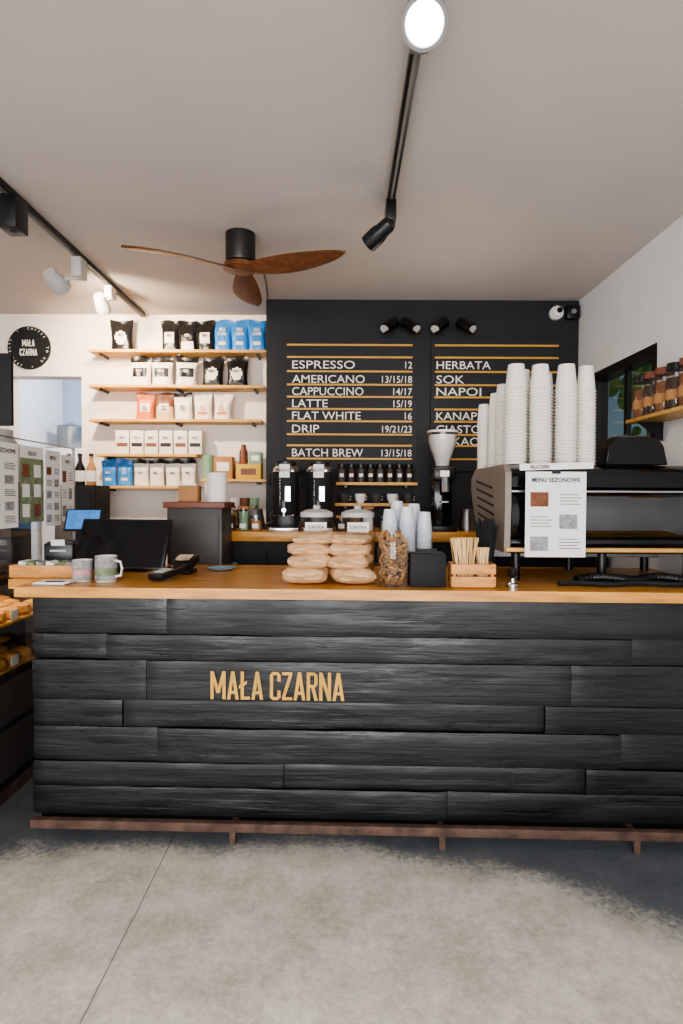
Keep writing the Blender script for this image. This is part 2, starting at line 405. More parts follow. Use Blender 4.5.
# ------------------------------------------------ shelves and bags
def shelf(x0,x1,z,y0=4.8,y1=5.0,m=M_oak2):
    s=B('wall_shelf'); s.bb(x0,x1,y0,y1,z-.022,z,m,bev=.002)
    n=max(2,int((x1-x0)/.6)+1)
    for i in range(n):
        x=x0+.08+(x1-x0-.16)*i/(n-1); s.bb(x-.01,x+.01,y0+.05,y1,z-.04,z-.022,M_blk)
    s.fin()
for x0,x1,z in ((-2.02,-.60,2.668),(-2.02,-.62,2.388),(-2.02,-.64,2.116),(-1.97,-1.16,1.838),(-1.97,-1.16,1.582)): shelf(x0,x1,z)
def bag(name,x,y,z,w,h,d,mfun,txt=None,tm=None,rz=0,rot=None,wr=.003,tz=.45,th=.03):
    s=B(name); nx,nz=14,20
    seed=random.random()*100; lean=random.uniform(-.014,.014)
    def dep(u,v):
        k=1-.10*v if v<.55 else (.945-.9*((v-.55)/.33)**.9 if v<.88 else .03)
        k=max(k,.03)
        if v<.06: k*=.85+2.5*v
        return d/2*k*max(0,(1-abs(u)**4))**(.45)
    def wid(v): return w/2*(1-.08*math.sin(PI*min(1,v/.8))+(.06*max(0,(v-.75)/.25)))
    for sg in (-1,1):
        vs=[];fs=[];ml=[]
        for j in range(nz+1):
            v=j/nz
            for i in range(nx+1):
                u=-1+2*i/nx
                nn=noise.noise(Vector((u*2.2+seed,v*4,sg*3)))+.5*noise.noise(Vector((u*5+seed,v*10,sg*3)))
                yy=sg*(dep(u,v)+.0006)+(sg*wr*1.6*nn if 0<i<nx and v>.02 and v<.9 else 0)
                yw=.008*math.sin(u*4+seed)*max(0,(v-.8)/.2)
                zz=v*h+(.009*math.sin(u*3+seed)*max(0,(v-.8)/.2))
                vs.append((u*wid(v)+lean*v,yy+yw,zz))
        for j in range(nz):
            for i in range(nx):
                a=j*(nx+1)+i; fs.append([a,a+1,a+nx+2,a+nx+1]); ml.append(mfun(-1+2*(i+.5)/nx,(j+.5)/nz) if sg<0 else mfun(1.5,(j+.5)/nz))
        s.add(vs,fs,ml)
    nb=nx
    s.add([(-w/2+ w*i/nb,-dep(-1+2*i/nb,0)-.0006,0) for i in range(nb+1)]+[(-w/2+ w*i/nb,dep(-1+2*i/nb,0)+.0006,0) for i in range(nb+1)],[[i,i+1,nb+2+i,nb+1+i] for i in range(nb)],mfun(1.5,0))
    if txt:
        for k,t in enumerate(txt):
            s.logo(t,face_front(0,-d/2*(.97)-.006,h*tz-k*th*1.3),th,tm,align='C')
    return s.fin(loc=(x,y,z),rz=rz,rot=rot,ang=60)
def f_black_label(u,v): return M_bagw if (abs(u)<.62 and .25<v<.62) else M_bagb
def f_black_round(u,v): return M_bagw if (u*u*.8+((v-.42)*2.2)**2<.24) else M_bagb
def f_blue(u,v): return M_bagw if (abs(u)<.5 and (.2<v<.3)) else M_blue
def f_white(u,v): return M_bagb if (v>.86) else M_bagw
def f_whiteb(u,v): return M_bagb if (abs(u)<.7 and .3<v<.62) else (M_bagb if v>.82 else M_bagw)
def f_orange(u,v): return M_bagw if (abs(u)<.6 and .3<v<.62) else M_orange
def f_kr(u,v): return M_bagw if (abs(u)<.6 and .3<v<.6) else (M_brown if v>.5 else M_bagk)
def f_plain(u,v): return M_orange if (abs(u)<.6 and .22<v<.3) else M_bagw
def f_bt(u,v): return M_bagw if (abs(u)<.75 and v<.3) else M_bagb
yb=4.9
for i,(x,f,t) in enumerate(((-1.78,f_black_round,M_ink),(-1.385,f_black_label,M_ink),(-1.24,f_bt,M_bagw),(-1.10,f_black_label,M_ink))):
    bag('coffee_bag',x,yb-.01,2.669,.18 if i==0 else .15,.25,.075,f,['MALA'],t,rz=random.uniform(-.15,.15),th=.022)
for x in (-.965,-.825,-.685): bag('coffee_bag',x,yb,2.669,.15,.26,.08,f_blue,['MALA','CZARNA'],M_bagw,tz=.62,th=.026)
for i,x in enumerate((-1.63,-1.455,-1.262,-1.05,-.85)):
    bag('coffee_bag',x,yb-.01,2.389,.172,.24,.075,f_whiteb if i<3 else f_black_round,['MALA'],M_bagw if i<3 else M_ink,rz=random.uniform(-.15,.15),th=.024)
for x,f,t in ((-1.60,f_orange,M_ink),(-1.44,f_kr,M_ink),(-1.285,f_white,M_ink),(-1.125,f_plain,M_orange),(-.97,f_plain,M_orange)):
    bag('coffee_bag',x,yb,2.117,.15,.22,.068,f,['MALA','CZARNA'],t,rz=random.uniform(-.1,.1),th=.018)
for i in range(6):
    x=-1.77+i*.118; s=B('coffee_box'); s.box((0,0,.095),(.108,.075,.19),M_bagw,bev=.004)
    s.rect(face_front(-.0525,-.0376,0),.01,.06,.095,.09,M_ink if i%2 else M_brown); s.logo('MALA',face_front(0,-.0377,.12),.024,M_ink,align='C'); s.fin(loc=(x,yb-.02,1.839),rz=random.uniform(-.08,.08))
for i,x in enumerate((-1.89,-1.765,-1.63,-1.505,-1.37,-1.245)):
    bag('coffee_bag',x,yb,1.583,.125,.215,.06,f_blue if i<2 else f_white,['MALA'],M_bagw if i<2 else M_ink,rz=random.uniform(-.12,.12),th=.02)
shelf(-1.13,-.60,1.64)
s=B('storage_box'); s.box((0,0,.09),(.15,.14,.18),M_card,bev=.003).box((0,-.071,.1),(.1,.002,.07),M_paper).box((0,0,.182),(.03,.14,.004),M_paper); s.fin(loc=(-.955,4.9,1.641))
s=B('storage_box'); s.box((0,0,.06),(.2,.14,.12),M_yel,bev=.003).box((0,-.071,.06),(.12,.002,.05),M_brown); s.fin(loc=(-.75,4.9,1.641))
s=B('tea_tin'); s.lathe([(0,0),(.05,0),(.05,.16),(.052,.16),(.052,.19),(0,.195)],(0,0,0),M_mint); s.fin(loc=(-1.085,4.89,1.641))
s=B('tea_tin'); s.lathe([(0,0),(.035,0),(.035,.1),(.02,.13),(.02,.16),(0,.16)],(0,0,0),M_brown); s.fin(loc=(-.80,4.9,1.762))
s=B('storage_box'); s.box((0,0,.05),(.1,.1,.1),M_mint,bev=.003).box((0,-.051,.05),(.06,.002,.04),M_paper); s.fin(loc=(-.70,4.9,1.762))

# ------------------------------------------------ back room & left cabinet
s=B('storage_cabinet'); s.bb(-3.15,-2.35,6.3,6.85,0,2.0,M_white)
s.bb(-2.754,-2.746,6.29,6.3,.1,1.95,M_grey)
s.bb(-2.8,-2.78,6.27,6.3,.9,1.1,M_steel).bb(-2.72,-2.7,6.27,6.3,.9,1.1,M_steel); s.fin()
s=B('steel_pot'); s.lathe([(0,0),(.13,0),(.14,.02),(.14,.24),(.15,.25),(.13,.26),(.02,.28),(.02,.3),(0,.3)],(0,0,0),M_steel,32); s.fin(loc=(-2.95,6.55,2.0))
s=B('bottle_cabinet'); s.bb(-2.13,-1.84,4.45,4.77,0,1.58,M_blkm,bev=.004).bb(-2.11,-1.86,4.44,4.45,.1,1.54,M_blk).bb(-1.9,-1.88,4.42,4.44,.8,1.0,M_steel); s.fin()
for i,(x,mm) in enumerate(((-2.07,M_yel),(-1.985,M_blk),(-1.90,M_card))):
    s=B('syrup_bottle'); s.lathe([(0,0),(.034,0),(.036,.01),(.036,.13),(.014,.18),(.014,.22),(.017,.22),(.017,.24),(0,.24)],(0,0,0),[mm]*3+[mm,mm,M_blk,M_blk,M_blk]).lathe([(.0368,.03),(.0368,.11)],(0,0,0),M_paper); s.fin(loc=(x,4.56,1.58))

# ------------------------------------------------ ceiling fan
s=B('ceiling_fan'); FX,FY=-.585,3.47
s.lathe([(0,3.0),(.085,3.0),(.085,2.855),(.08,2.84),(.0,2.835)],(FX,FY,0),M_fanh,32)
s.lathe([(0,2.837),(.07,2.837),(.095,2.825),(.10,2.80),(.055,2.785),(0,2.782)],(FX,FY,0),M_fanw,32)
for ang in (math.radians(89),math.radians(209),math.radians(337)):
    Mx=Matrix.Translation((FX,FY,2.80))@Matrix.Rotation(ang,4,'Z')
    vs=[];fs=[];n=20;cs=12
    for k in range(n+1):
        t=k/n; r_=.04+t*.61
        wd=.035+.044*math.sin(PI*min(1,t*.95+.05))
        if t>.82: wd*=math.sqrt(max(0.03,1-((t-.82)/.18)**2))
        tw=math.radians(-(24-16*t)); cen=.025*math.sin(PI*t)
        for q in range(cs):
            a=2*PI*q/cs; u=math.cos(a)*wd; v=math.sin(a)*.007
            vs.append((r_,cen+u*math.cos(tw)-v*math.sin(tw),u*math.sin(tw)+v*math.cos(tw)))
    for k in range(n):
        for q in range(cs):
            p=(q+1)%cs; fs.append([k*cs+q,k*cs+p,(k+1)*cs+p,(k+1)*cs+q])
    fs.append(list(range(cs)));fs.append(list(range(n*cs,(n+1)*cs)))
    s.add(vs,fs,M_fanw,Mx)
s.tube([(-.51,3.49,2.87),(-.50,3.75,2.93),(-.53,4.2,2.98),(-.565,4.58,2.99)],.006,M_blk)
s.fin()

# ------------------------------------------------ ceiling tracks and spots
def track(x,y0,y1):
    s=B('ceiling_light_track'); s.bb(x-.018,x+.018,y0,y1,2.965,3.0,M_blk,bev=.002); s.bb(x-.006,x+.006,y0+.01,y1-.01,2.962,2.966,M_grey); s.fin()
track(.238,.6,3.1); track(-1.63,1.2,4.95)
def trackspot(x,y,head,dirv,L=.14,r=.05,body=M_blk,glow=M_emit,box=(.035,.16,.05),power=0,col=(1,1,1),size=70,off=0):
    s=B('track_spotlight')
    s.box((x,y,2.965-box[2]/2),(box[0],box[1],box[2]),body,bev=.003)
    h=Vector(head); d=Vector(dirv).normalized()
    a=h-d*L/2; b_=h+d*L/2
    top=Vector((x,y,2.95-box[2]))
    s.cylab(top+Vector((0,0,.01)),(x,y,h.z+.03),.012,body)
    s.cylab((x,y,h.z+.035),h,.012,body)
    Mr=Vector((0,0,1)).rotation_difference(d).to_matrix().to_4x4()
    s.lathe([(0,0),(r*.7,0),(r*.8,.01),(r*.85,L*.4),(r,L*.5),(r,L),(r*.84,L),(r*.80,L-.014)],a,body,28,Mr)
    s.lathe([(r*.80,L-.014),(0,L-.012)],a,glow,28,Mr)
    s.fin()
    if power:
        ld=bpy.data.lights.new('spot_lamp','SPOT'); ld.energy=power; ld.color=col; ld.spot_size=math.radians(size); ld.spot_blend=.7; ld.shadow_soft_size=.05
        lo=bpy.data.objects.new('spot_lamp',ld); S.collection.objects.link(lo); lo.location=b_+d*.012
        lo.rotation_euler=d.to_track_quat('-Z','Y').to_euler()
trackspot(.238,1.84,(.222,1.68,2.81),(-.10,-.75,-.72),L=.15,r=.062,body=M_grey,power=95,col=(1,.97,.94),size=110,box=(.06,.2,.06))
trackspot(.238,3.04,(.18,2.99,2.80),(-.7,.6,-.45),L=.15,r=.045,glow=M_lgrey,box=(.05,.12,.1))
WARM=(1,.80,.58)
trackspot(-1.63,3.0,(-1.80,3.0,2.86),(-.3,.6,-.7),box=(.09,.12,.16),power=0,glow=M_emitw)
trackspot(-1.63,3.75,(-1.76,3.72,2.82),(.2,1,-.35),r=.055,body=M_lgrey,box=(.06,.1,.12),glow=M_emitw,power=120,col=WARM,size=115)
trackspot(-1.63,4.25,(-1.70,4.27,2.86),(-.1,1,-.5),r=.05,body=M_lgrey,box=(.05,.1,.08),glow=M_emitw,power=36,col=WARM,size=140)

# ------------------------------------------------ pastry display + posters at left
s=B('pastry_display_case')
x0,x1,y0,y1=-2.35,-1.66,2.2,3.62
s.bb(x0,x1,y0,y1,.0,.60,M_blkm); s.bb(x0,x1,y0,y1,1.06,1.095,M_blk)
for x in (x0,x1-.02):
    for y in (y0,2.85,y1-.03): s.bb(x,x+.02,y,y+.02,.60,1.06,M_blk)
s.bb(x0+.03,x1-.02,y0+.03,y1-.03,.83,.84,M_glass); s.bb(x1-.006,x1-.001,y0+.03,y1-.03,.61,1.06,M_glass)
s.bb(x0,x0+.02,y0,y1,.6,1.06,M_dgrey); s.bb(x0,x1-.02,y1-.02,y1,.6,1.06,M_dgrey)
s.bb(x1-.08,x1-.06,y0+.05,y1-.05,1.048,1.06,M_led)
s.bb(x1,x1+.012,y0+.04,y1-.05,.1,.34,M_dgrey).bb(x1,x1+.012,y0+.04,y1-.05,.37,.58,M_dgrey)
s.bb(x1,x1+.02,y0,y1,.0,.05,M_rust)
for zz in (.605,.842):
    s.bb(x0+.06,x1-.03,y0+.04,y1-.04,zz,zz+.012,M_oak2)
    y=y0+.1
    while y<y1-.1:
        for x in (x1-.09,x1-.21,x1-.33):
            s.lathe([(0,0),(.045,0),(.055,.02),(.045,.05),(0,.065)],(x,y,zz+.012),M_pastry if random.random()<.75 else M_coffee,14)
        y+=.12
    for k in range(4): s.box((x1-.035,y0+.3+k*.3,zz+.04),(.003,.07,.05),M_paper)
s.fin()
s=B('glass_partition_with_posters')
xp=-1.64
s.bb(xp-.008,xp,2.3,3.68,1.096,1.79,M_glass); s.bb(xp-.010,xp+.002,2.3,3.69,1.786,1.792,M_steel); s.bb(xp-.010,xp+.002,3.68,3.69,1.10,1.79,M_steel)
for y in (2.4,3.6): s.bb(xp-.02,xp+.012,y,y+.04,1.096,1.12,M_steel)
def poster(s,M,w,h,title,style):
    s.rect(M,0,0,w,h,M_paper,.001)
    s.text(title,M@Matrix.Translation((w/2,h*.88,0)),h*.05,M_ink,align='C',off=.03,ext=.002,maxw=w*.85)
    n=3 if style!=2 else 5
    if style==1: s.rect(M,0,0,w,h*.84,M_green,.0015)
    for i in range(n):
        yy=h*(.8-.78*(i+1)/n); hh=.78*h/n
        for j in range(2):
            xx=w*.08+j*w*.48
            if (i+j)%2==0 or style==1: s.rect(M,xx,yy+hh*.2,xx+w*.3,yy+hh*.85,(M_paper if style==1 else M_greybox) if (i+j)%3 else M_spice,.002)
            else:
                for q in range(4): s.rect(M,xx,yy+hh*(.3+.14*q),xx+w*(.36-.05*(q%2)),yy+hh*(.3+.14*q)+h*.008,M_ink,.002)
for (ya,yb_,za,zb,t,st) in ((2.38,2.74,1.33,1.745,'MENU SNIADANIA',0),(2.76,3.04,1.34,1.76,'MENU SEZONOWE',2),(3.06,3.30,1.36,1.76,'SEZON',1),(3.32,3.50,1.33,1.755,'MENU',2),(3.51,3.67,1.35,1.74,'INFO',0)):
    poster(s,face_right(xp+.001,ya,za),yb_-ya,zb-za,t,st)
s.fin()
s=B('chalkboard_sign'); s.box((-1.83,3.02,2.03),(.36,.025,.36),M_blkm,bev=.004).bb(-1.85,-1.81,3.01,3.03,1.1,1.86,M_blk).bb(-1.93,-1.73,2.94,3.10,1.096,1.11,M_blk); s.text('OPEN',face_front(-1.83,3.006,2.02),.06,M_txt,align='C'); s.fin()
s=B('storage_jug'); s.lathe([(0,0),(.1,0),(.105,.02),(.1,.2),(.06,.26),(.06,.3),(0,.31)],(0,0,0),M_lgrey,24); s.box((0,0,-.24),(.22,.22,.48),M_dgrey,bev=.006); s.box((0,-.111,-.2),(.12,.002,.1),M_greybox); s.fin(loc=(-1.95,3.45,1.096+.48))

# ------------------------------------------------ counter objects left
CT=1.101
s=B('wooden_tray')
s.box((0,0,.006),(.32,.15,.012),M_crate)
for sy in (-1,1): s.box((0,sy*.073,.03),(.32,.01,.06),M_crate,bev=.002)
for sx in (-1,1): s.box((sx*.156,0,.03),(.01,.15,.06),M_crate,bev=.002)
for i in range(6): s.box((-.12+i*.048,random.uniform(-.015,.015),.045),(.04,.09,.055),[M_paper,M_green,M_greybox][i%3],rot=(0,.25,0))
s.fin(loc=(-1.455,2.985,CT),rz=CYAW)
B('paper_leaflets').box((0,0,.004),(.15,.1,.006),M_paper).box((.01,.004,.009),(.15,.1,.004),M_paper,rot=(0,0,.15)).box((.02,-.03,.012),(.08,.03,.002),M_ink,rot=(0,0,.15)).fin(loc=(-1.31,2.73,CT),rz=-.1)
def mug(x,y,m1,m2,r=.05,h=.12,rz=0):
    s=B('printed_mug')
    s.lathe([(0,0),(r*.85,0),(r*.95,.006),(r,.03),(r,h*.55),(r,h),(r*.93,h),(r*.9,.02),(0,.018)],(0,0,0),[M_paper,M_paper,m1,m2,m1,M_paper,M_paper,M_paper],28)
    s.tube([(r*.95,0,h*.82),(r+.025,0,h*.78),(r+.032,0,h*.5),(r+.025,0,h*.25),(r*.95,0,h*.2)],.006,M_paper)
    s.fin(loc=(x,y,CT),rz=rz)
mug(-1.215,2.81,M_greybox,M_pink,r=.045,h=.10,rz=2.4); mug(-1.10,2.80,M_greybox,M_green,r=.050,h=.12,rz=-.2)
s=B('pos_terminal')
s.box((0,.10,.012),(.24,.18,.024),M_blk,bev=.006); s.box((0,.09,.09),(.08,.035,.16),M_blk,rot=(-.3,0,0),bev=.004)
s.box((0,0,.145),(.50,.024,.28),M_blk,rot=(-.42,0,0),bev=.008)
s.box((0,-.0125,.1455),(.47,.002,.25),M_blkg,rot=(-.42,0,0))
s.fin(loc=(-1.155,3.17,CT),rz=-.12)
s=B('receipt_printer'); s.box((0,0,.075),(.15,.2,.15),M_blk,bev=.012).box((0,-.02,.152),(.13,.12,.008),M_dgrey,bev=.003).box((0,-.1,.11),(.08,.01,.01),M_lgrey).box((0,-.1,.14),(.07,.002,.06),M_paper,rot=(.3,0,0)); s.fin(loc=(-1.50,3.25,CT),rz=.1)
s=B('tablet_display'); s.box((0,.04,.006),(.12,.12,.012),M_blk,bev=.003).box((0,.04,.1),(.03,.02,.2),M_blk).box((0,0,.26),(.2,.014,.14),M_blk,rot=(-.5,0,0),bev=.004).box((0,-.007,.264),(.18,.004,.12),M_screen,rot=(-.5,0,0)); s.fin(loc=(-1.48,3.44,CT),rz=.1)
s=B('card_reader'); s.box((0,0,.034),(.085,.18,.034),M_blk,rot=(.14,0,0),bev=.008).box((0,.045,.058),(.065,.055,.003),M_mirror,rot=(.14,0,0))
for i in range(3):
    for j in range(4): s.box((-.02+.02*i,-.06+.019*j,.044+.0026*j),(.014,.012,.006),M_lgrey,rot=(.14,0,0))
s.fin(loc=(-.83,2.86,CT),rz=-.45)
s=B('card_reader'); s.box((0,0,.055),(.11,.13,.045),M_blk,rot=(.35,0,0),bev=.01).box((0,-.01,.082),(.08,.07,.003),M_mirror,rot=(.35,0,0)).box((0,0,.012),(.09,.11,.022),M_blk,bev=.004); s.fin(loc=(-.81,3.10,CT),rz=-.2)
s=B('saucer'); s.lathe([(0,0),(.04,0),(.075,.012),(.077,.014),(.04,.005),(0,.005)],(0,0,0),mat('blue_ceramic',(150,180,205),.3),32); s.fin(loc=(-.65,3.25,CT))

# kraft paper bags, crumpled, lying on their sides
def kraftbag(x,y,z,w,l,d,rz,tilt):
    s=B('kraft_paper_bag'); nu,nv=34,14; sd=random.uniform(0,99); vs=[];fs=[]
    for j in range(nv+1):
        v=j/nv; yy=-l/2+l*v
        en=[.35,.74,.93][j] if j<3 else (.8 if j==nv else 1)
        for i in range(nu):
            a=2*PI*(i+.5)/nu; ca,sa=math.cos(a),math.sin(a)
            ex=math.copysign(abs(ca)**.5,ca); ez=math.copysign(abs(sa)**.8,sa)
            p=Vector((ex*w/2*(.90+.10*en),yy,ez*d/2*en))
            q=p*18+Vector((sd,0,0))
            n1=noise.noise(q)*.010-abs(noise.noise(q*2.2))*.008+random.uniform(-.002,.002)
            p+=Vector((math.copysign(1,ca)*n1,random.uniform(-.004,.004),(1 if sa>0 else .3)*math.copysign(1,sa)*n1))
            vs.append(p)
    for j in range(nv):
        for i in range(nu):
            k=(i+1)%nu; fs.append([j*nu+i,j*nu+k,(j+1)*nu+k,(j+1)*nu+i])
    fs.append(list(range(nu)));fs.append(list(range(nv*nu,(nv+1)*nu)))
    s.add(vs,fs,M_kraft)
    # crimped and rolled mouth of the bag
    nn=12; rv=[];rf=[]
    for i in range(nn+1):
        u=-1+2*i/nn; zo=.006*math.sin(u*3+sd)+.003*math.sin(u*11+sd)
        rv+=[(u*w*.43,-l/2+.004,zo+d*.10),(u*w*.44,-l/2-.012,zo+d*.03+.004*math.sin(u*9)),(u*w*.43,-l/2-.004,zo-d*.10)]
    for i in range(nn):
        for k in range(2): rf.append([i*3+k,(i+1)*3+k,(i+1)*3+k+1,i*3+k+1])
    s.add(rv,rf,M_kraft)
    s.fin(loc=(x,y,z),ang=38,rot=(tilt,0,rz))
for cx,n in ((-.150,4),(.050,4)):
    z=CT+.003
    for i in range(n):
        d_=(.074,.068,.060,.052)[i]+random.uniform(-.004,.004); w_=.205-.006*i+random.uniform(-.01,.01)
        kraftbag(cx+random.uniform(-.010,.010)+(.010*i if cx<0 else -.004*i),2.80+.025*i,z+d_/2,w_,.215,d_,random.uniform(-.28,.28),random.uniform(-.04,.04))
        z+=d_*.84
def cjar(x,y):
    s=B('cookie_jar')
    s.lathe([(0,0),(.085,0),(.095,.012),(.095,.25),(.08,.285),(.078,.295)],(0,0,0),M_glass,32)
    s.lathe([(0,.295),(.086,.295),(.086,.318),(.055,.332),(.018,.337),(.02,.352),(0,.36)],(0,0,0),M_lgrey,32)
    s.lathe([(0,.012),(.088,.012),(.088,.19),(0,.21)],(0,0,0),M_pastry,24)
    s.box((0,-.098,.245),(.11,.003,.05),M_paper)
    s.text('CIASTKA',face_front(0,-.1,.238),.016,M_ink,align='C',off=.01); s.fin(loc=(x,y,CT))
cjar(-.13,3.15); cjar(.085,3.15)
M_pcup=mat('translucent_cup',(214,220,228),.25,var=.05)
def cupstack(name,x,y,z,R,n,p,m,ch=.1):
    s=B(name); pr=[(0,0),(R*.86,0)]
    for i in range(n):
        z0=i*p; f=1-.04*i/n
        pr+=[(R*1.0*f,z0+.0005),(R*1.05*f,z0+p*.1),(R*1.05*f,z0+p*.36),(R*.96*f,z0+p*.44),(R*.90*f,z0+p*.98)]
    zt=n*p; pr+=[(R*.92,zt),(R*.70,zt+ch),(R*.68,zt+ch+.001),(R*.66,zt+ch-.006),(0,zt+ch-.006)]
    s.lathe(pr,(0,0,0),m,24); return s.fin(loc=(x,y,z),ang=30,rot=(random.uniform(-.014,.014),random.uniform(-.014,.014),0))
for i,(x,y,n) in enumerate(((.245,3.05,19),(.335,3.03,20),(.42,3.06,18),(.29,3.15,22),(.38,3.15,21))):
    cupstack('plastic_cup_stack',x,y,CT+.001,.042,n,.0135,M_pcup,ch=.08)
s=B('jar_of_corks')
s.lathe([(0,0),(.066,0),(.072,.01),(.072,.2),(.068,.215),(.072,.222),(.072,.228)],(0,0,0),M_glass,32)
for k in range(190):
    a=random.uniform(0,2*PI); rr=.058*math.sqrt(random.random()); z=random.uniform(.015,.235)
    p=Vector((rr*math.cos(a),rr*math.sin(a),z)); d=Vector((random.uniform(-1,1),random.uniform(-1,1),random.uniform(-.6,1.4))).normalized()*.02
    q=p+d; q0=p-d
    for v_ in (q,q0):
        l=math.hypot(v_.x,v_.y)
        if l>.064: v_.x*=.064/l; v_.y*=.064/l
        v_.z=max(v_.z,.01)
    s.cylab(q0,q,.0065,random.choice([M_cork,M_cork,M_cork,M_card]),n=7)
s.fin(loc=(.235,2.70,CT))
s=B('napkin_box'); s.box((0,0,.075),(.16,.12,.15),M_blkm,bev=.006).box((0,0,.151),(.12,.05,.004),M_blkg).box((0,0,.155),(.09,.03,.02),M_ink,rot=(.1,0,0)); s.fin(loc=(.385,2.71,CT))
s=B('stirrer_crate')
for sy in (-1,1):
    for k in range(2): s.box((0,sy*.053,.028+k*.055),(.195,.009,.044),M_crate,bev=.0015)
for sx in (-1,1):
    for k in range(2): s.box((sx*.093,0,.028+k*.055),(.009,.1,.044),M_crate,bev=.0015)
s.box((0,0,.006),(.185,.1,.008),M_crate)
for sx in (-1,1):
    for sy in (-1,1): s.box((sx*.083,sy*.044,.052),(.012,.01,.1),M_crate)
for k in range(60):
    x=random.uniform(-.06,-.0); y=random.uniform(-.035,.035); t=(x+.03)*6+random.uniform(-.12,.12)
    s.box((x+t*.09,y,.12),(.006,.0018,.2),M_stick,rot=(random.uniform(-.12,.12),t,random.uniform(0,.8)))
for k in range(36):
    x=random.uniform(.03,.078); y=random.uniform(-.035,.035); s.box((x,y,.095),(.005,.005,.16),M_stick,rot=(random.uniform(-.12,.12),random.uniform(-.1,.1),0))
s.fin(loc=(.585,2.69,CT),rz=CYAW)
s=B('cup_of_black_straws'); s.lathe([(0,0),(.035,0),(.045,.12),(.042,.12),(.034,.01),(0,.01)],(0,0,0),M_blk)
for k in range(80):
    a=random.uniform(0,2*PI); rr=.028*math.sqrt(random.random()); s.cylab((rr*math.cos(a)*.8,rr*math.sin(a)*.8,.012),(rr*math.cos(a)*2.0,rr*math.sin(a)*2.0,.27+random.uniform(-.02,.03)),.0035,M_blkm,n=6)
s.fin(loc=(.69,2.86,CT))
s=B('coffee_tamper'); s.lathe([(0,0),(.029,0),(.029,.015),(.012,.022),(.009,.04),(.017,.055),(.02,.075),(.013,.088),(0,.09)],(0,0,0),[M_chrome]*4+[M_blk]*4); s.fin(loc=(.765,2.67,CT))

# ------------------------------------------------ espresso machine
s=B('espresso_machine')
mx0,mx1=.80,1.74; F=2.84
prof=[(.06,.13),(.02,.15),(.0,.18),(.0,.2),(.03,.22),(.035,.42),(.0,.45),(-.005,.50),(.01,.535),(.05,.555),(.52,.56),(.56,.53),(.57,.45),(.50,.42),(.50,.30),(.57,.28),(.58,.18),(.55,.13)]
s.prism([(F+a,CT+b_) for a,b_ in prof],mx0,mx1,M_blkg)
bar=[]
for i in range(15):
    a=-PI/2+PI*i/14; bar.append((F+.04-.06*math.cos(a),CT+.315+.125*math.sin(a)))
s.prism(bar+[(F+.06,CT+.44),(F+.06,CT+.19)],mx0+.345,mx1,M_mirror)
s.prism(bar+[(F+.06,CT+.44),(F+.06,CT+.19)],mx0,mx0+.34,M_blkg)
s.bb(mx0-.03,mx1,F-.04,F-.01,CT+.145,CT+.165,M_oak2,bev=.004)
s.bb(mx0,mx1,F-.012,F+.01,CT+.425,CT+.435,M_chrome)
for x in (mx0+.05,(mx0+mx1)/2,mx1-.05):
    s.bb(x,x+.015,F-.03,F+.06,CT+.148,CT+.16,M_steel)
    for y in (F+.08,F+.5): s.cyl((x,y,CT),.022,.14,M_blk)
sp=[(F-.02,CT+.14),(F-.035,CT+.36),(F-.03,CT+.52),(F+.02,CT+.558),(F+.3,CT+.56),(F+.6,CT+.56),(F+.70,CT+.51),(F+.71,CT+.45),(F+.66,CT+.36),(F+.60,CT+.28),(F+.52,CT+.14)]
s.prism(sp,mx0-.035,mx0-.005,M_panel)
for k in range(7):
    z=CT+.20+.045*k; s.box((mx0-.036,F+.31+.012*k,z),(.004,.36,.012),M_blkm,rot=(.12,0,0))
for x in (mx0+.25,mx0+.62):
    s.cyl((x,F+.62,CT+.30),.035,.1,M_chrome); s.cylab((x,F+.62,CT+.29),(x,F+.72,CT+.27),.013,M_blk)
s.cylab((mx0+.05,F+.6,CT+.42),(mx0+.04,F+.64,CT+.12),.006,M_chrome)
s.bb(mx0+.02,mx1-.02,F+.4,F+.58,CT+.08,CT+.12,M_steel)
s.fin(bevel=.003)
s=B('menu_poster')
s.bb(.85,1.13,F-.0655,F-.064,CT+.125,CT+.52,M_paper)
poster(s,Matrix.Translation((.85,F-.0660,CT+.125))@RX,.28,.395,'MENU SEZONOWE',0)
s.bb(.97,1.01,F-.070,F-.062,CT+.51,CT+.53,M_blk)
s.fin()
s=B('paper_sign'); s.box((0,0,0),(.34,.002,.03),M_paper); s.logo('MALA CZARNA',face_front(-.12,-.0015,-.009),.018,M_ink); s.fin(loc=(.99,F-.071,CT+.545),rz=0,rot=(0,-.03,0))
s=B('machine_drain_hose')
pts=[(1.08+.042*i,2.745+.02*math.sin(i*.9),CT+.024+.012*math.sin(i*.5)**2) for i in range(16)]
s.tube(pts,.018,M_blk,10); s.tube([(p[0]-.1,p[1]-.05,CT+.014) for p in pts],.012,M_blkm,8)
for k in range(len(pts)*3-3):
    i,f=divmod(k,3); a=Vector(pts[i]).lerp(Vector(pts[i+1]),f/3); b2=Vector(pts[i+1])-Vector(pts[i])
    s.cylab(a,a+b2.normalized()*.007,.0215,M_blk,n=12)
s.fin()
MT=CT+.562
for x,y,R,n in ((.81,3.42,.038,18),(.845,3.33,.038,21),(.865,3.23,.040,23),(.855,2.97,.055,23),(.98,2.97,.055,23),(1.105,2.97,.055,23),(1.215,3.0,.048,23),(.92,3.10,.05,23),(1.04,3.1,.05,22)):
    big=R>.045
    cupstack('paper_cup_stack',x,y,MT,R,n,.0165 if big else .0155,M_cup,ch=.11 if big else .085)
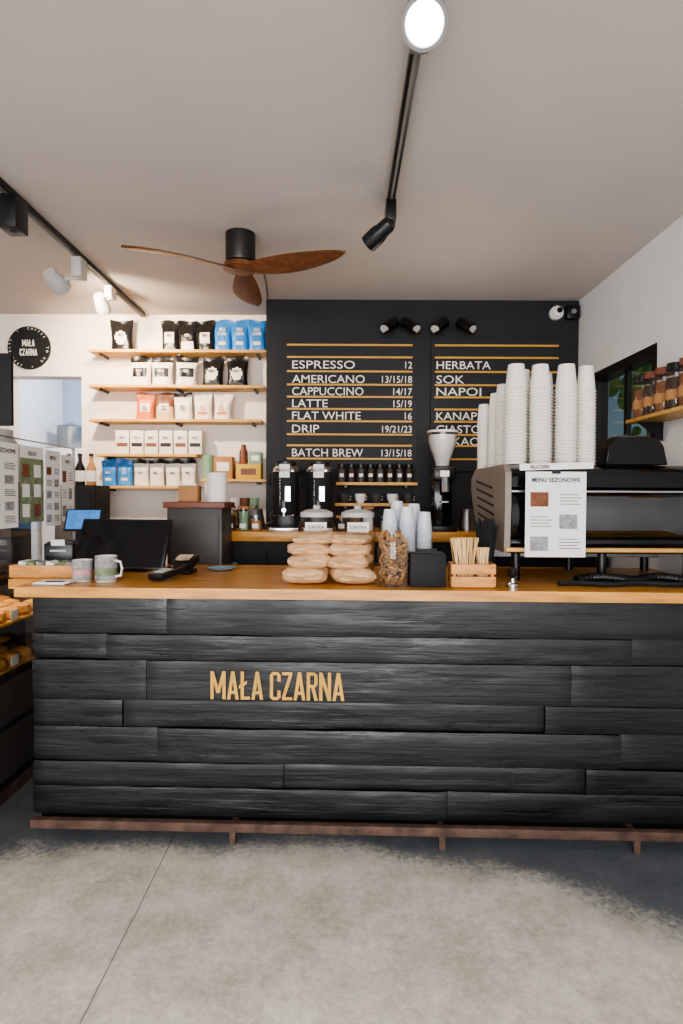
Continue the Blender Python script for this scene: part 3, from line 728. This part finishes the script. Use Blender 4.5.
s=B('bean_container'); s.prism([(-.15,0),(.15,0),(.13,.09),(.10,.135),(-.10,.135),(-.14,.09)],-.09,.09,M_blkg,axis='y').box((0,0,.14),(.16,.12,.012),M_dgrey,bev=.004).box((0,0,.15),(.04,.04,.02),M_blk,bev=.004); s.fin(loc=(1.44,3.02,MT),bevel=.008)

# ------------------------------------------------ right wall jar shelf
s=B('jar_shelf'); s.bb(1.62,1.80,2.5,3.44,1.925,1.945,M_oak2,bev=.002)
for y in (2.6,3.35): s.prism([(1.79,1.925),(1.79,1.82),(1.65,1.925)],y,y+.015,M_blk,axis='y')
s.fin()
for i in range(7):
    y=3.38-i*.114
    s=B('spice_jar'); s.lathe([(0,0),(.045,0),(.05,.01),(.05,.17),(.042,.19),(.042,.2)],(0,0,0),M_glass,20)
    s.lathe([(0,.008),(.045,.008),(.045,.16),(0,.17)],(0,0,0),M_coffee if i%2 else M_spice,20)
    s.lathe([(0,.2),(.046,.2),(.046,.235),(0,.237)],(0,0,0),M_brown if i%3 else M_blk,20); s.lathe([(.0508,.05),(.0508,.10)],(0,0,0),M_card,20)
    s.fin(loc=(1.685,y,1.945))

# ------------------------------------------------ back counter
s=B('back_counter'); s.bb(-.9,1.78,3.99,4.59,0,1.205,M_blkm); s.bb(-.92,1.79,3.95,4.595,1.205,1.27,M_oak,bev=.004)
for x in (-.5,0,.5,1.0): s.bb(x,x+.006,3.985,3.99,.1,1.15,M_grout)
for x in (-.75,-.25,.25,.75): s.bb(x-.06,x+.06,3.965,3.985,1.05,1.065,M_steel)
s.fin()
s=B('side_cabinet'); s.bb(-1.05,-.72,3.61,3.93,0,1.43,M_dgrey,bev=.003).bb(-1.07,-.70,3.59,3.94,1.43,1.465,M_brown,bev=.003).bb(-1.03,-.74,3.60,3.61,.1,1.38,M_dgrey).bb(-.78,-.76,3.59,3.60,.9,1.05,M_steel); s.fin()
s=B('paper_towel_roll'); s.lathe([(.02,0),(.06,0),(.06,.18),(.02,.18)],(0,0,0),M_paper,28); s.fin(loc=(-.78,3.76,1.467))
s=B('napkin_holder'); s.box((0,0,.05),(.12,.1,.10),M_card,bev=.004).box((0,-.0,.105),(.1,.08,.01),M_paper); s.fin(loc=(-.95,3.76,1.467))
def urn(x):
    s=B('coffee_urn')
    s.box((0,0,.012),(.2,.26,.024),M_chrome,bev=.005)
    s.lathe([(0,.1),(.085,.1),(.09,.11),(.09,.4),(.085,.42),(.07,.44),(.07,.47),(.02,.48),(0,.48)],(0,.02,0),[M_blk,M_chrome,M_blkm,M_chrome,M_chrome,M_blk,M_blk,M_blk],32)
    s.box((0,.08,.1),(.12,.06,.2),M_blk,bev=.004)
    s.cylab((0,-.06,.14),(0,-.12,.14),.014,M_chrome); s.cylab((0,-.11,.15),(0,-.11,.1),.01,M_chrome); s.box((0,-.12,.18),(.02,.012,.05),M_blk)
    s.cylab((-.03,-.074,.17),(-.03,-.074,.36),.006,M_glass)
    s.rect(face_front(-.035,-.0745,.36),0,0,.07,.09,M_paper,.002); s.text('BREW',face_front(0,-.0775,.40),.02,M_ink,align='C')
    s.rect(face_front(-.03,-.0745,.2),.035,0,.07,.1,M_chrome,.002)
    for sx in (-1,1): s.tube([(sx*.088,.02,.3),(sx*.11,.02,.31),(sx*.11,.02,.38),(sx*.088,.02,.39)],.006,M_blk)
    s.fin(loc=(x,4.12,1.27))
urn(-.385); urn(-.155)
cans=((-.83,4.06,M_spice),(-.745,4.04,M_coffee),(-.66,4.05,M_mint),(-.575,4.04,M_card),(-.87,4.2,M_paper),(-.78,4.2,M_yel),(.0,4.05,M_coffee),(.09,4.05,M_spice),(.18,4.06,M_paper),(.30,4.05,M_mint),(.39,4.06,M_coffee))
for i,(x,y,m) in enumerate(cans):
    hh=.07+.03*((i*7)%3)
    s=B('glass_canister'); s.lathe([(0,0),(.035,0),(.038,.01),(.038,hh+.02)],(0,0,0),M_glass,20).lathe([(0,.005),(.033,.005),(.033,hh),(0,hh)],(0,0,0),m,16).lathe([(0,hh+.02),(.04,hh+.02),(.04,hh+.035),(0,hh+.037)],(0,0,0),M_steel if i%2 else M_card,20); s.rect(face_front(-.02,-.0385,.02),0,0,.04,.03,M_paper,.0006); s.fin(loc=(x,y,1.27))
s=B('gooseneck_kettle'); s.lathe([(0,0),(.08,0),(.075,.02),(.055,.13),(.05,.14),(.02,.15),(.012,.17),(0,.172)],(0,0,0),M_steel,28).tube([(.07,0,.03),(.12,0,.05),(.11,0,.1),(.15,0,.15)],.008,M_steel).tube([(-.055,0,.13),(-.12,0,.13),(-.12,0,.04)],.009,M_blk); s.fin(loc=(-.62,4.3,1.27))
s=B('cup_crate'); s.box((0,0,.01),(.24,.16,.02),M_card)
for sx in (-1,1): s.box((sx*.117,0,.07),(.006,.16,.14),M_card)
for sy in (-1,1): s.box((0,sy*.077,.07),(.24,.006,.14),M_card)
for i in range(3): s.lathe([(0,0),(.03,0),(.036,.2),(0,.2)],(-.07+.07*i,0,.02),[M_paper,M_brown,M_mint][i],16)
s.fin(loc=(-.72,4.47,1.27))
s=B('coffee_grinder')
s.box((0,0,.02),(.17,.24,.04),M_blk,bev=.008).box((0,.04,.2),(.13,.14,.34),M_blkg,bev=.02).box((0,.0,.39),(.15,.2,.1),M_blk,bev=.02)
s.lathe([(.045,.44),(.05,.47),(.100,.61),(.104,.66),(.104,.67)],(0,0,0),M_glass,28)
s.lathe([(0,.445),(.044,.445),(.05,.48),(.092,.60),(.095,.655),(0,.66)],(0,0,0),M_lgrey,28)
s.lathe([(0,.67),(.107,.67),(.107,.685),(0,.69)],(0,0,0),M_lgrey,28)
s.cylab((0,-.1,.36),(0,-.13,.26),.025,M_chrome); s.box((0,-.09,.2),(.05,.06,.01),M_steel)
s.rect(face_front(-.03,-.101,.37),0,0,.06,.04,M_paper,.001)
s.fin(loc=(.69,4.12,1.27))
s=B('milk_pitcher'); s.lathe([(0,0),(.055,0),(.058,.02),(.044,.11),(.05,.15),(.048,.15),(.042,.11),(.054,.02),(0,.01)],(0,0,0),M_steel,24).tube([(.044,0,.12),(.085,0,.12),(.085,0,.04),(.056,0,.04)],.005,M_steel); s.fin(loc=(.86,4.1,1.27))
cupstack('paper_cup_stack',.50,4.15,1.273,.045,6,.012,M_cup)
shelf(-.05,.56,1.61,4.42,4.6); shelf(-.05,.56,1.455,4.42,4.6)
for i in range(8):
    s=B('tea_jar'); s.lathe([(0,0),(.03,0),(.03,.1),(.026,.11),(.03,.11),(.03,.135),(0,.137)],(0,0,0),[M_coffee,M_coffee if i%2 else M_dgrey,M_blk,M_blk,M_blk,M_blk],18); s.rect(face_front(-.015,-.0305,.04),0,0,.03,.025,M_paper,.0006); s.fin(loc=(0.0+i*.072,4.5,1.61))
for i in range(5):
    s=B('coffee_cup'); s.lathe([(0,0),(.025,0),(.038,.03),(.042,.07),(.039,.07),(.034,.03),(0,.01)],(0,0,0),M_paper if i%2 else M_dgrey,20).tube([(.04,0,.055),(.062,0,.05),(.058,0,.025),(.036,0,.022)],.004,M_paper); s.fin(loc=(.02+i*.12,4.5,1.455),rz=.6)

# ------------------------------------------------ lights
def area(name,loc,rot,sx,sy,e,col):
    l=bpy.data.lights.new(name,'AREA'); l.shape='RECTANGLE'; l.size=sx; l.size_y=sy; l.energy=e; l.color=col
    o=bpy.data.objects.new(name,l); S.collection.objects.link(o); o.location=loc; o.rotation_euler=rot; return o
area('daylight_shop_window',(-.6,YF-.15,1.55),(PI/2,0,0),4.0,2.2,255,(.99,.99,1))
area('pastry_case_lamp',(-1.85,2.9,1.045),(0,0,0),.3,1.2,3,(1,.84,.62))
def point(name,loc,e,col,r=.12):
    l=bpy.data.lights.new(name,'POINT'); l.energy=e; l.color=col; l.shadow_soft_size=r
    o=bpy.data.objects.new(name,l); S.collection.objects.link(o); o.location=loc
point('backroom_lamp',(-2.2,6.0,2.7),40,(.85,.93,1))
point('bar_fill_light',(.7,3.7,2.1),7,(1,.88,.74),.2)  # added fill over the bar, no fixture belongs to it
wd=bpy.data.worlds.new('sky'); S.world=wd; wd.use_nodes=True
bg=wd.node_tree.nodes['Background']; sk=wd.node_tree.nodes.new('ShaderNodeTexSky'); sk.sky_type='HOSEK_WILKIE'; sk.turbidity=6
sk.sun_direction=Vector((.6,-.5,.6)).normalized()
wd.node_tree.links.new(sk.outputs[0],bg.inputs[0]); bg.inputs[1].default_value=1.6
try:
    S.view_settings.view_transform='AgX'; S.view_settings.look='AgX - Medium High Contrast'
except Exception as e: print(e)
S.view_settings.exposure=.22
# ------------------------------------------------ camera
cd=bpy.data.cameras.new('camera'); cd.sensor_fit='VERTICAL'; cd.sensor_height=36; cd.lens=600/1024*36; cd.clip_start=.05
co=bpy.data.objects.new('camera',cd); S.collection.objects.link(co)
co.matrix_world=Matrix.Translation((0,0,1.5))@Matrix.Rotation(math.radians(90-1.43),4,'X')@Matrix.Rotation(math.radians(.25),4,'Z')
S.camera=co
